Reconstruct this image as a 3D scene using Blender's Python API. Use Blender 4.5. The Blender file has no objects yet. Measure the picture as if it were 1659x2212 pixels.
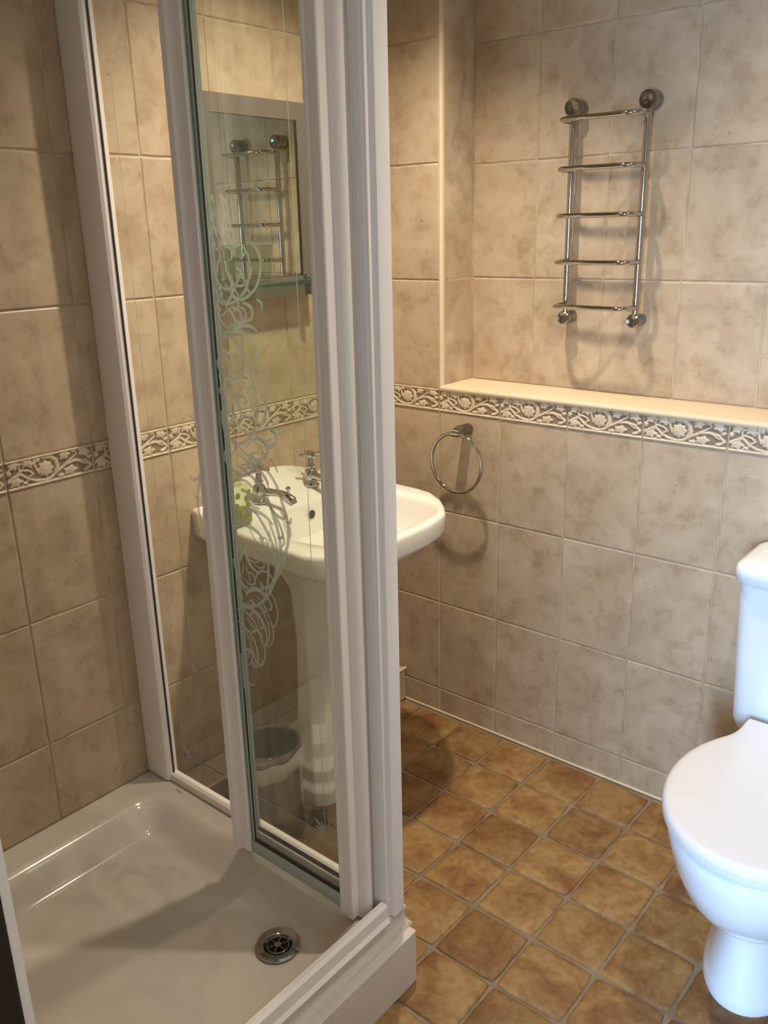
import bpy, bmesh, math, random
from mathutils import Vector, Matrix, noise

S = bpy.context.scene
COL = S.collection
random.seed(7)
PI = math.pi

# ------------------------------------------------------------------ camera
cam_data = bpy.data.cameras.new('camera')
cam = bpy.data.objects.new('camera', cam_data)
COL.objects.link(cam)
cam_data.sensor_fit = 'HORIZONTAL'
cam_data.sensor_width = 36.0
cam_data.lens = 36.0 * 1878.14 / 1659.0
cam_data.clip_start = 0.02
_r = Vector((0.7670051, 0.64124974, -0.0224042))
_u = Vector((-0.18251321, 0.25151436, 0.95048906))
_f = Vector((-0.61513584, 0.7249409, -0.30994935))
cam.matrix_world = Matrix(((_r.x, _u.x, -_f.x, 1.72784), (_r.y, _u.y, -_f.y, -2.00944), (_r.z, _u.z, -_f.z, 1.50044), (0, 0, 0, 1)))
S.camera = cam

# ------------------------------------------------------------------ light
CEIL = 2.40
S.view_settings.view_transform = 'Standard'
S.view_settings.look = 'None'
S.view_settings.gamma = 1.0
S.view_settings.use_curve_mapping = False
S.view_settings.exposure = 0.0
S.cycles.transparent_max_bounces = 48
S.cycles.max_bounces = 14
S.cycles.glossy_bounces = 8
w = bpy.data.worlds.new('world'); S.world = w; w.use_nodes = True
w.node_tree.nodes['Background'].inputs[0].default_value = (0.62, 0.78, 1.0, 1)
w.node_tree.nodes['Background'].inputs[1].default_value = 0.3

WARM = (1.0, 0.86, 0.69)
COOL = (0.42, 0.65, 1.0)
def lamp_light(name, loc, power, radius=0.024, color=WARM, spot=108, blend=1.0, aim=(0, 0)):
    d = bpy.data.lights.new(name, 'SPOT'); d.energy = power; d.color = color
    d.shadow_soft_size = radius; d.spot_size = math.radians(spot); d.spot_blend = blend
    o = bpy.data.objects.new(name, d); COL.objects.link(o); o.location = loc
    o.rotation_euler = (aim[0], aim[1], 0)
    return o
DOWNLIGHTS = [(0.55, -0.47, 98, 106, 0.17), (1.42, -0.50, 58, 136, -0.05), (1.55, -1.45, 3, 150, 0), (0.42, -1.35, 0.8, 120, 0)]  # last entry is a faint fill lamp added over the shower
# area light added in the made-up hall, giving cool daylight through the doorway
d = bpy.data.lights.new('added_daylight', 'AREA'); d.shape = 'RECTANGLE'; d.size = 0.6; d.size_y = 1.1
d.energy = 165; d.color = COOL
hall_day = bpy.data.objects.new('added_daylight', d); COL.objects.link(hall_day)
hall_day.location = (1.72, -3.55, 1.15)
hall_day.rotation_euler = (Vector((1.40, -0.5, 0.35)) - Vector(hall_day.location)).to_track_quat('-Z', 'Y').to_euler()

# ------------------------------------------------------------------ helpers
def put(o, parent=None):
    COL.objects.link(o)
    if parent is not None: o.parent = parent
    return o
def props(o, label=None, cat=None, group=None, kind=None):
    if label: o['label'] = label
    if cat: o['category'] = cat
    if group: o['group'] = group
    if kind: o['kind'] = kind
    return o
def empty(name, loc, label, cat, group=None, rz=0):
    o = bpy.data.objects.new(name, None); o.empty_display_size = 0.05
    COL.objects.link(o); o.location = loc; o.rotation_euler = (0, 0, rz)
    return props(o, label, cat, group)
class MB:
    """collects shapes into one bmesh"""
    def __init__(s): s.bm = bmesh.new()
    def box(s, x0, x1, y0, y1, z0, z1, bevel=0.0, seg=2):
        b = bmesh.new()
        bmesh.ops.create_cube(b, size=1)
        for v in b.verts: v.co = Vector((x0 + (v.co.x + .5) * (x1 - x0), y0 + (v.co.y + .5) * (y1 - y0), z0 + (v.co.z + .5) * (z1 - z0)))
        if bevel: bmesh.ops.bevel(b, geom=b.edges[:], offset=bevel, segments=seg, affect='EDGES', profile=0.5, clamp_overlap=True)
        s.add(b); return s
    def add(s, b, M=None):
        if M is not None: bmesh.ops.transform(b, matrix=M, verts=b.verts)
        me = bpy.data.meshes.new('t'); b.to_mesh(me); b.free(); s.bm.from_mesh(me); bpy.data.meshes.remove(me)
    def rings(s, rings, closed=True, cap0=True, cap1=True):
        """loft through rings of equal vertex count"""
        R = [[s.bm.verts.new(p) for p in r] for r in rings]
        n = len(R[0])
        for a, b in zip(R[:-1], R[1:]):
            for i in range(n if closed else n - 1):
                j = (i + 1) % n
                s.bm.faces.new((a[i], a[j], b[j], b[i]))
        if cap0: s.bm.faces.new(R[0][::-1])
        if cap1: s.bm.faces.new(R[-1])
        return s
    def prism(s, poly, z0, z1, M=None):
        """extrude polygon (u,v) from z0 to z1"""
        b = bmesh.new()
        lo = [b.verts.new((p[0], p[1], z0)) for p in poly]; hi = [b.verts.new((p[0], p[1], z1)) for p in poly]
        n = len(poly)
        for i in range(n): b.faces.new((lo[i], lo[(i + 1) % n], hi[(i + 1) % n], hi[i]))
        b.faces.new(lo[::-1]); b.faces.new(hi)
        s.add(b, M); return s
    def tube(s, pts, r, n=12, cap=True):
        pts = [Vector(p) for p in pts]
        if not hasattr(r, '__len__'): r = [r] * len(pts)
        T = []
        for i in range(len(pts)):
            a = pts[max(i - 1, 0)]; b = pts[min(i + 1, len(pts) - 1)]
            T.append((b - a).normalized())
        up = Vector((0, 0, 1)) if abs(T[0].z) < 0.9 else Vector((1, 0, 0))
        nrm = (up - T[0] * up.dot(T[0])).normalized()
        rings = []
        for p, t, rr in zip(pts, T, r):
            nrm = (nrm - t * nrm.dot(t)).normalized(); bi = t.cross(nrm)
            rings.append([p + (nrm * math.cos(2 * PI * k / n) + bi * math.sin(2 * PI * k / n)) * rr for k in range(n)])
        s.rings(rings, True, cap, cap); return s
    def torus(s, c, R, r, axis='y', N=64, n=10):
        rings = []
        for i in range(N):
            a = 2 * PI * i / N; ring = []
            for k in range(n):
                b = 2 * PI * k / n; q = R + r * math.cos(b); h = r * math.sin(b)
                x, z = q * math.cos(a), q * math.sin(a)
                ring.append(Vector(c) + (Vector((x, h, z)) if axis == 'y' else Vector((x, z, h))))
            rings.append(ring)
        rings.append(rings[0]); s.rings(rings, True, False, False)
        bmesh.ops.remove_doubles(s.bm, verts=s.bm.verts, dist=1e-6); return s
    def lathe(s, prof, c=(0, 0, 0), axis='z', n=40, cap0=True, cap1=True):
        rings = []
        for r, h in prof:
            ring = []
            for k in range(n):
                a = 2 * PI * k / n; x, y = r * math.cos(a), r * math.sin(a)
                p = {'z': (x, y, h), 'y': (x, -h, y), 'x': (h, x, y)}[axis]
                ring.append(Vector(c) + Vector(p))
            rings.append(ring)
        s.rings(rings, True, cap0, cap1); return s
    def build(s, name, mat, parent=None, smooth=False, auto=35, bevel=0):
        bmesh.ops.recalc_face_normals(s.bm, faces=s.bm.faces)
        me = bpy.data.meshes.new(name); s.bm.to_mesh(me); s.bm.free()
        me.materials.append(mat)
        if smooth:
            for p in me.polygons: p.use_smooth = True
            if auto: me.set_sharp_from_angle(angle=math.radians(auto))
        o = put(bpy.data.objects.new(name, me), parent)
        if bevel:
            m = o.modifiers.new('bevel', 'BEVEL'); m.width = bevel; m.segments = 2; m.limit_method = 'ANGLE'
        return o

# ------------------------------------------------------------------ materials
def mat(name, base=(.8, .8, .8), rough=.5, metal=0.0, spec=.5, coat=0.0):
    m = bpy.data.materials.new(name); m.use_nodes = True
    b = m.node_tree.nodes['Principled BSDF']
    b.inputs['Base Color'].default_value = (*base, 1); b.inputs['Roughness'].default_value = rough
    b.inputs['Metallic'].default_value = metal; b.inputs['Specular IOR Level'].default_value = spec
    b.inputs['Coat Weight'].default_value = coat; b.inputs['Coat Roughness'].default_value = 0.05
    return m
def N(m, t, **kw):
    n = m.node_tree.nodes.new(t)
    for k, v in kw.items(): setattr(n, k, v)
    return n
def L(m, a, b): m.node_tree.links.new(a, b)
def ramp(m, fac, stops):
    r = N(m, 'ShaderNodeValToRGB'); cr = r.color_ramp
    while len(cr.elements) < len(stops): cr.elements.new(0.5)
    for e, (p, c) in zip(cr.elements, stops): e.position = p; e.color = (*c, 1)
    L(m, fac, r.inputs[0]); return r.outputs[0]
def mix(m, fac, a, b, mode='MIX'):
    n = N(m, 'ShaderNodeMix', data_type='RGBA', blend_type=mode)
    for sock, val in ((n.inputs[0], fac), (n.inputs[6], a), (n.inputs[7], b)):
        if isinstance(val, (int, float)): sock.default_value = val
        elif isinstance(val, tuple): sock.default_value = (*val, 1)
        else: L(m, val, sock)
    return n.outputs[2]
def noise_tex(m, vec, scale, detail=4, rough=.55, dist=0):
    n = N(m, 'ShaderNodeTexNoise'); n.inputs['Scale'].default_value = scale; n.inputs['Detail'].default_value = detail
    n.inputs['Roughness'].default_value = rough; n.inputs['Distortion'].default_value = dist
    L(m, vec, n.inputs['Vector']); return n.outputs['Fac']
def per_piece_coords(m):
    """object coordinates shifted by a random amount per piece"""
    tc = N(m, 'ShaderNodeTexCoord'); oi = N(m, 'ShaderNodeObjectInfo')
    mu = N(m, 'ShaderNodeMath', operation='MULTIPLY'); mu.inputs[1].default_value = 37.0; L(m, oi.outputs['Random'], mu.inputs[0])
    v = N(m, 'ShaderNodeVectorMath', operation='ADD'); L(m, tc.outputs['Object'], v.inputs[0]); L(m, mu.outputs[0], v.inputs[1])
    return v.outputs[0], oi.outputs['Random']
def bump(m, h, strength, dist=.002):
    b = N(m, 'ShaderNodeBump'); b.inputs['Strength'].default_value = strength; b.inputs['Distance'].default_value = dist
    L(m, h, b.inputs['Height']); L(m, b.outputs[0], m.node_tree.nodes['Principled BSDF'].inputs['Normal'])

def wall_tile_mat():
    m = mat('wall_tile_ceramic', rough=.38, spec=.4); B = m.node_tree.nodes['Principled BSDF']
    v, rnd = per_piece_coords(m)
    n1 = noise_tex(m, v, 9, 5, .6, .6); n2 = noise_tex(m, v, 24, 6, .62, .35); n3 = noise_tex(m, v, 75, 3, .5, .5)
    c = ramp(m, n1, [(.30, (.41, .305, .20)), (.48, (.50, .385, .262)), (.70, (.575, .458, .325))])
    c2 = ramp(m, n2, [(.34, (.80, .71, .62)), (.50, (1, 1, 1)), (.75, (1.0, .985, .96))])
    c = mix(m, .6, c, c2, 'MULTIPLY')
    pit = ramp(m, n3, [(.24, (.58, .47, .38)), (.30, (1, 1, 1))])
    c = mix(m, .7, c, pit, 'MULTIPLY')
    L(m, c, B.inputs['Base Color'])
    bump(m, noise_tex(m, v, 30, 6, .6), .35, .0018)
    rr = N(m, 'ShaderNodeMapRange'); rr.inputs['To Min'].default_value = .30; rr.inputs['To Max'].default_value = .5
    L(m, n2, rr.inputs[0]); L(m, rr.outputs[0], B.inputs['Roughness'])
    return m
def floor_tile_mat():
    m = mat('terracotta_tile', rough=.55, spec=.35); B = m.node_tree.nodes['Principled BSDF']
    v, rnd = per_piece_coords(m)
    n1 = noise_tex(m, v, 8, 5, .6, .5); n2 = noise_tex(m, v, 45, 6, .65, .4); n3 = noise_tex(m, v, 120, 3, .6)
    c = ramp(m, n1, [(.32, (.175, .08, .032)), (.46, (.25, .145, .056)), (.58, (.315, .205, .088)), (.72, (.225, .105, .040))])
    tone = ramp(m, rnd, [(0, (.80, .72, .66)), (.5, (1, .95, .9)), (1, (1.12, 1.08, 1.0))])
    c = mix(m, 1.0, c, tone, 'MULTIPLY')
    g = ramp(m, n2, [(.35, (.80, .74, .66)), (.6, (1.06, 1.06, 1.04))]); c = mix(m, 1.0, c, g, 'MULTIPLY')
    sp = ramp(m, n3, [(.25, (.4, .3, .25)), (.32, (1, 1, 1))]); c = mix(m, .6, c, sp, 'MULTIPLY')
    L(m, c, B.inputs['Base Color']); bump(m, n2, .5, .0015)
    return m
def grout_mat(name, col, dark):
    m = mat(name, rough=.9, spec=.2); B = m.node_tree.nodes['Principled BSDF']
    tc = N(m, 'ShaderNodeTexCoord'); n = noise_tex(m, tc.outputs['Object'], 14, 4)
    L(m, ramp(m, n, [(.35, dark), (.65, col)]), B.inputs['Base Color']); return m
def relief_mat():
    m = mat('border_relief_ceramic', rough=.42, spec=.4); B = m.node_tree.nodes['Principled BSDF']
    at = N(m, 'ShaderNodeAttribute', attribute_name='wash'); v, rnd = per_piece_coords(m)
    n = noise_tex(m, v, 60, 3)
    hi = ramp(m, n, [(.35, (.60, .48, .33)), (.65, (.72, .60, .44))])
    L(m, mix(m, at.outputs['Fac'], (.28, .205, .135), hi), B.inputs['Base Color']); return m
def thin_glass(name, tint=(.86, .93, .88), gloss=1.0):
    """clear sheet glass: tinted transmission plus Fresnel reflection on real faces"""
    m = bpy.data.materials.new(name); m.use_nodes = True; nt = m.node_tree; nt.nodes.clear()
    out = N(m, 'ShaderNodeOutputMaterial'); tr = N(m, 'ShaderNodeBsdfTransparent'); gl = N(m, 'ShaderNodeBsdfGlossy')
    fr = N(m, 'ShaderNodeFresnel'); mx = N(m, 'ShaderNodeMixShader')
    tr.inputs[0].default_value = (*tint, 1); gl.inputs['Roughness'].default_value = 0.0; fr.inputs[0].default_value = 1.45
    gl.inputs[0].default_value = (gloss, gloss, gloss, 1)
    ge = N(m, 'ShaderNodeNewGeometry'); mr = N(m, 'ShaderNodeMapRange'); mr.inputs['To Min'].default_value = 1.45; mr.inputs['To Max'].default_value = 1 / 1.45
    L(m, ge.outputs['Backfacing'], mr.inputs[0]); L(m, mr.outputs[0], fr.inputs[0])   # sheet glass: no total reflection inside
    L(m, fr.outputs[0], mx.inputs[0]); L(m, tr.outputs[0], mx.inputs[1]); L(m, gl.outputs[0], mx.inputs[2]); L(m, mx.outputs[0], out.inputs[0])
    return m
def etched_mat():
    m = bpy.data.materials.new('etched_glass'); m.use_nodes = True; nt = m.node_tree; nt.nodes.clear()
    out = N(m, 'ShaderNodeOutputMaterial'); tr = N(m, 'ShaderNodeBsdfTransparent'); df = N(m, 'ShaderNodeBsdfDiffuse'); tl = N(m, 'ShaderNodeBsdfTranslucent')
    a = N(m, 'ShaderNodeMixShader'); b = N(m, 'ShaderNodeMixShader')
    df.inputs[0].default_value = (.52, .57, .53, 1); tl.inputs[0].default_value = (.52, .57, .53, 1)
    a.inputs[0].default_value = .5; L(m, df.outputs[0], a.inputs[1]); L(m, tl.outputs[0], a.inputs[2])
    b.inputs[0].default_value = .74; L(m, tr.outputs[0], b.inputs[1]); L(m, a.outputs[0], b.inputs[2]); L(m, b.outputs[0], out.inputs[0])
    return m
TILE = wall_tile_mat(); FTILE = floor_tile_mat()
GROUT = grout_mat('cream_grout', (.62, .50, .36), (.42, .32, .22))
FGROUT = grout_mat('floor_grout', (.27, .205, .135), (.19, .14, .09))
RELIEF = relief_mat()
CREAM = mat('cream_glazed_trim', (.74, .61, .42), .3)
PLASTER = mat('painted_ceiling', (.50, .44, .36), .9)
CHROME = mat('chrome', (.50, .48, .46), .08, 1.0)
STEEL = mat('brushed_steel', (.30, .28, .26), .2, 1.0)
DSTEEL = mat('dark_steel', (.045, .042, .038), .35, 1.0)
CERAMIC = mat('white_ceramic', (.86, .84, .76), .12, 0, .5, .6)
SEATM = mat('white_seat_plastic', (.70, .70, .72), .2, 0, .5, .3)
WCER = mat('toilet_ceramic', (.80, .85, .90), .12, 0, .5, .6)
ACRYL = mat('shower_tray_acrylic', (.63, .575, .50), .17, 0, .5, .3)
FRAME = mat('white_enamelled_aluminium', (.85, .785, .745), .33)
GLASS = thin_glass('shower_glass', (.98, .987, .972), .8)
EDGEG = mat('green_glass_edge', (.20, .27, .235), .2)
GASKET = mat('black_gasket', (.02, .018, .015), .6)
SEAL = mat('grey_seal', (.38, .42, .38), .35)
ETCH = etched_mat()
MIRROR = mat('mirror_silver', (.80, .84, .74), .01, 1.0)
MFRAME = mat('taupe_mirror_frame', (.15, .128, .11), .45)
BLACK = mat('black_plastic', (.018, .018, .02), .45)
DARKWOOD = mat('dark_stained_door', (.012, .008, .008), .5)
HOLE = mat('drain_black', (.004, .004, .004), .6)
CLEAR = thin_glass('tumbler_glass', (.86, .89, .85), 1.0)
BAG = mat('bin_liner_film', (.72, .70, .62), .35); 
BAG.node_tree.nodes['Principled BSDF'].inputs['Alpha'].default_value = .55

# ------------------------------------------------------------------ wall tiles
TH = 0.303; TW = 0.20702; Z0 = 0.08412; ZB = Z0 + 3 * TH          # cut course, three full courses, then the border
BH = 0.06407; ZU = ZB + BH                                            # border height, first upper course
GAP = 0.0034; DEPTH = 0.006
_cache = {}
def tile_mesh(w, h, d, m, bev=0.0026):
    key = (round(w, 4), round(h, 4), round(d, 4), m.name)
    if key in _cache: return _cache[key]
    x, y = w / 2, h / 2; b = min(bev, x * .4, y * .4)
    V = [(-x, -y, 0), (x, -y, 0), (x, y, 0), (-x, y, 0), (-x, -y, d - b * .7), (x, -y, d - b * .7), (x, y, d - b * .7), (-x, y, d - b * .7),
         (-x + b, -y + b, d), (x - b, -y + b, d), (x - b, y - b, d), (-x + b, y - b, d)]
    F = [(0, 3, 2, 1), (8, 9, 10, 11)]
    for i in range(4):
        j = (i + 1) % 4; F += [(i, j, 4 + j, 4 + i), (4 + i, 4 + j, 8 + j, 8 + i)]
    me = bpy.data.meshes.new('tile'); me.from_pydata(V, [], F); me.materials.append(m); _cache[key] = me; return me
def tile_grid(parent, origin, U, V, us, vs, name='tile', m=TILE, skip=None):
    """one object per tile; us, vs are the joint positions; face lies DEPTH proud of the backing"""
    U = Vector(U); V = Vector(V); Nn = U.cross(V)
    O = Vector(origin)
    for i in range(len(us) - 1):
        for j in range(len(vs) - 1):
            w = us[i + 1] - us[i] - GAP; h = vs[j + 1] - vs[j] - GAP
            if w < .004 or h < .004: continue
            cu = (us[i] + us[i + 1]) / 2; cv = (vs[j] + vs[j + 1]) / 2
            if skip and skip(cu, cv): continue
            o = bpy.data.objects.new(name, tile_mesh(w, h, DEPTH, m))
            p = O + U * cu + V * cv - Nn * DEPTH
            tx, ty = random.gauss(0, .0018), random.gauss(0, .0018)
            R = Matrix((U, V, Nn)).transposed().to_4x4() @ Matrix.Rotation(tx, 4, 'X') @ Matrix.Rotation(ty, 4, 'Y')
            o.matrix_world = Matrix.Translation(p) @ R
            put(o); o.parent = parent
# --- relief border tile: height field drawn from stems, leaves and one flower
def border_mesh(w, h, m=RELIEF):
    key = ('b', round(w, 4))
    if key in _cache: return _cache[key]
    W, H = TW - GAP, BH - .002
    stems = [  # points in tile units x 0..3.25, y 0..1
        ([(0.02, .30), (.25, .42), (.5, .50), (.72, .30), (1.0, .16), (1.35, .10), (1.65, .16)], .035),
        ([(1.55, .14), (1.9, .34), (2.2, .50), (2.55, .55), (2.95, .48), (3.15, .28), (3.05, .20)], .035),
        ([(.30, .44), (.55, .62), (.80, .56), (.95, .42), (.80, .34)], .025),
        ([(2.15, .50), (2.45, .66), (2.62, .78), (2.58, .90), (2.46, .88)], .022),
        ([(.50, .50), (.45, .72), (.55, .86), (.68, .80), (.62, .70)], .022),
        ([(1.02, .90), (1.05, .62), (1.15, .40)], .03), ([(2.6, .54), (2.9, .38), (3.05, .36)], .022),
        ([(1.35, .92), (1.62, .90), (1.82, .72), (1.86, .48), (1.76, .28)], .055),
        ([(.92, .18), (.82, .28), (.6, .14), (.5, .10)], .02)]
    leaves = [(.28, .82, .19, .13, .4), (.82, .80, .20, .13, -.3), (.30, .24, .22, .14, .2), (2.16, .82, .20, .13, .3), (2.92, .80, .22, .14, -.2),
              (2.32, .24, .24, .15, .1), (1.95, .14, .14, .07, 0), (.08, .60, .09, .10, 0), (1.15, .86, .10, .08, .5), (2.95, .16, .13, .06, .2), (.62, .16, .12, .06, -.4), (3.1, .58, .10, .07, .4)]
    def segd(p, a, b):
        ax, ay = a; bx, by = b; dx, dy = bx - ax, by - ay
        t = max(0, min(1, ((p[0] - ax) * dx + (p[1] - ay) * dy) / (dx * dx + dy * dy + 1e-9)))
        return math.hypot(p[0] - ax - t * dx, p[1] - ay - t * dy)
    def height(x, y):
        # x in 0..3.25, y in 0..1
        if y < .085 or y > .915: return 1.0 if (y < .06 or y > .94) else .55
        g = 0.0
        for pts, r in stems:
            for a, b in zip(pts[:-1], pts[1:]):
                if min(a[0], b[0]) - .1 > x or max(a[0], b[0]) + .1 < x: continue
                dd = segd((x, y), a, b)
                if dd < r * 1.6: g = max(g, .75 * math.sqrt(max(0, 1 - (dd / (r * 1.6)) ** 2)))
        for cx, cy, a, b, t in leaves:
            dx, dy = x - cx, y - cy; ct, st = math.cos(t), math.sin(t)
            u, v = (dx * ct + dy * st) / (a * 1.15), (-dx * st + dy * ct) / (b * 1.15)
            rr = math.hypot(u, v); th = math.atan2(v, u)
            lob = .90 + .17 * math.cos(5 * th + t * 3)
            if rr < lob: g = max(g, .45 + .55 * math.sqrt(max(0, 1 - (rr / lob) ** 2)) - .18 * (abs(math.sin(2.5 * th)) < .22))
        dx, dy = x - 1.42, (y - .50); rr = math.hypot(dx, dy) / .30; th = math.atan2(dy, dx)
        lob = .9 + .12 * math.cos(8 * th)
        if rr < lob: g = max(g, .55 + .4 * math.sin(min(1, rr / lob) * PI) - .25 * (abs(math.sin(4 * th)) < .25) * (rr > .35) + (.3 if rr < .22 else 0))
        return g
    nx, ny = 150, 44; V = []; F = []; H0 = .0035
    hs = []
    for j in range(ny + 1):
        for i in range(nx + 1):
            x = i / nx; y = j / ny; e = min(x, 1 - x) * W
            g = height(x * 3.25, y); hs.append(g)
            z = DEPTH - .001 + H0 * g
            if e < .0012: z -= .002
            V.append(((x - .5) * W, (y - .5) * H, z))
    for j in range(ny):
        for i in range(nx):
            a = j * (nx + 1) + i; F.append((a, a + 1, a + nx + 2, a + nx + 1))
    # skirt down to the backing
    base = len(V); loop = [i for i in range(nx + 1)] + [(j * (nx + 1) + nx) for j in range(1, ny + 1)] + [ny * (nx + 1) + i for i in range(nx - 1, -1, -1)] + [j * (nx + 1) for j in range(ny - 1, 0, -1)]
    for q in loop: V.append((V[q][0], V[q][1], 0)); hs.append(1)
    for k in range(len(loop)):
        a, b = loop[k], loop[(k + 1) % len(loop)]; F.append((a, base + k, base + (k + 1) % len(loop), b))
    me = bpy.data.meshes.new('border_tile'); me.from_pydata(V, [], F); me.materials.append(m)
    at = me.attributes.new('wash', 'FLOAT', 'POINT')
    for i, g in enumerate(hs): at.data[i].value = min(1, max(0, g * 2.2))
    for p in me.polygons: p.use_smooth = True
    me.update(); _cache[key] = me
    return me
def border_run(parent, origin, U, us, cut=None):
    U = Vector(U); V = Vector((0, 0, 1)); Nn = U.cross(V)
    for a, b in zip(us[:-1], us[1:]):
        full = abs((b - a) - TW) < .002
        me = border_mesh(TW, BH)
        if not full:      # a cut border tile: bisect a copy
            bm = bmesh.new(); bm.from_mesh(me); wd = b - a - GAP
            x = (TW - GAP) / 2
            keep_right = (cut == 'left')
            if keep_right:
                bmesh.ops.bisect_plane(bm, geom=bm.verts[:] + bm.edges[:] + bm.faces[:], plane_co=(x - wd, 0, 0), plane_no=(-1, 0, 0), clear_outer=True)
                bmesh.ops.translate(bm, verts=bm.verts, vec=(-(x - wd / 2), 0, 0))
            else:
                bmesh.ops.bisect_plane(bm, geom=bm.verts[:] + bm.edges[:] + bm.faces[:], plane_co=(-x + wd, 0, 0), plane_no=(1, 0, 0), clear_outer=True)
                bmesh.ops.translate(bm, verts=bm.verts, vec=((x - wd / 2), 0, 0))
            me = bpy.data.meshes.new('border_tile'); bm.to_mesh(me); bm.free(); me.materials.append(RELIEF)
        o = bpy.data.objects.new('border_tile', me)
        p = Vector(origin) + U * ((a + b) / 2) + V * (ZB + BH / 2) - Nn * DEPTH
        o.matrix_world = Matrix.Translation(p) @ Matrix((U, V, Nn)).transposed().to_4x4()
        put(o); o.parent = parent
def joints(first, lo, hi, pitch):
    k = math.ceil((lo - first) / pitch - 1e-6); L_ = [lo]
    while first + k * pitch < hi - 1e-6:
        v = first + k * pitch
        if v > lo + 1e-6: L_.append(v)
        k += 1
    L_.append(hi); return L_

XR = 2.30; YN = -3.70; YW = -2.30; D_ = DEPTH
# wall_left (x = 0), full height
wl = MB().box(-.12, -D_ + .0035, YN, .30, 0, CEIL).build('wall_left', GROUT); props(wl, 'beige tiled wall behind shower, mirror and basin', None, None, 'structure')
lower = [0, Z0, Z0 + TH, Z0 + 2 * TH, ZB]; upper = [ZU, ZU + TH, ZU + 2 * TH, ZU + 3 * TH, ZU + 4 * TH, CEIL]
uy = [-a for a in joints(.15114, 0, -YW, TW)][::-1]    # increasing y
tile_grid(wl, (0, 0, 0), (0, 1, 0), (0, 0, 1), uy, lower, skip=lambda u, v: False)
tile_grid(wl, (0, 0, 0), (0, 1, 0), (0, 0, 1), uy, upper)
border_run(wl, (0, 0, 0), (0, 1, 0), uy)
# wall_back: lower part in the plane y = 0, upper part set back 0.15 to form a recess above the ledge
RX = .252; RD = .15
LZ = 1.068
wb = MB().box(-.0, XR + .1, D_ - .0035, .30, 0, ZU - .004).box(0, RX, D_ - .0035, .30, ZU - .004, CEIL).box(RX, XR + .1, RD + D_ - .0035, .30, ZU - .004, CEIL).build('wall_back', GROUT)
props(wb, 'beige tiled wall with recessed upper part above a ledge', None, None, 'structure')
ux = joints(.2432, 0, XR, TW)
tile_grid(wb, (0, 0, 0), (1, 0, 0), (0, 0, 1), ux, lower)
border_run(wb, (0, 0, 0), (1, 0, 0), ux, 'left')
tile_grid(wb, (0, 0, 0), (1, 0, 0), (0, 0, 1), [0, .2432], upper)
up2 = [LZ, ZU + TH, ZU + 2 * TH, ZU + 3 * TH, ZU + 4 * TH, CEIL]
tile_grid(wb, (0, RD, 0), (1, 0, 0), (0, 0, 1), joints(.4555, RX, XR, .2067), up2)
tile_grid(wb, (RX, 0, 0), (0, 1, 0), (0, 0, 1), [.002, RD], up2)
for o in wb.children:
    pass
# corner bead of the recess
bead = []
for k in range(9):
    a = PI + k / 8 * PI / 2
    bead.append((RX - .0045 + .0075 * math.cos(a + PI / 2) , .0065 + .0075 * math.sin(a + PI / 2)))
bm_ = MB(); bm_.prism([(RX - .010, .008), (RX - .010, .001), (RX - .008, -.0015), (RX - .004, -.003), (RX, -.002), (RX + .002, .001), (RX + .002, .010)], ZU, CEIL)
bm_.build('trim_1', CREAM, None, True, 50); bpy.data.objects['trim_1']['kind'] = 'structure'; bpy.data.objects['trim_1']['label'] = 'cream quadrant bead down the recess corner'
# ledge with rounded nosing along its front
prof = [(RD + .003, ZU - .006), (.0, ZU - .006), (-.004, ZU - .004), (-.007, ZU + .000), (-.0075, ZU + .005), (-.005, ZU + .009), (.0, LZ - .0005), (.01, LZ), (RD + .003, LZ)]
lg = MB(); lx = joints(.4555, RX + .001, XR, .2067 )
for a, b in [(RX + .001, XR)]:
    lg.rings([[Vector((a, p[0], p[1])) for p in prof], [Vector((b, p[0], p[1])) for p in prof]])
lg = lg.build('trim_2', CREAM, None, True, 40); props(lg, 'cream ledge with rounded nosing below the towel rail', None, None, 'structure')
# bead above the border on the flush part and along the left wall foot
fb = MB().box(.0, XR, -.004, .002, -.002, .004, .0015).build('baseboard_back', CREAM); props(fb, 'cream sealant bead where tiled wall meets floor', None, None, 'structure')
# far room sides
wr = MB().box(XR, XR + .1, YN, .3, 0, CEIL).build('wall_right', GROUT); props(wr, None, None, None, 'structure')
tile_grid(wr, (XR - .0, 0, 0), (0, -1, 0), (0, 0, 1), [-a for a in uy][::-1], lower + upper, name='tile')
wn = MB().box(-.1, 1.435, YW - .1, YW, 0, CEIL).box(2.12, XR, YW - .1, YW, 0, CEIL).box(1.435, 2.12, YW - .1, YW, 2.03, CEIL).box(-.1, XR + .1, YN - .1, YN, 0, CEIL).box(1.0, 1.1, YN, YW - .1, 0, CEIL).build('wall_near', PLASTER); props(wn, None, None, None, 'structure')  # unseen doorway and hall made up; opening set to keep daylight off the shower
ce = MB().box(-.1, XR + .1, YN - .1, .3, CEIL, CEIL + .05).build('ceiling', PLASTER); props(ce, None, None, None, 'structure')

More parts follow.
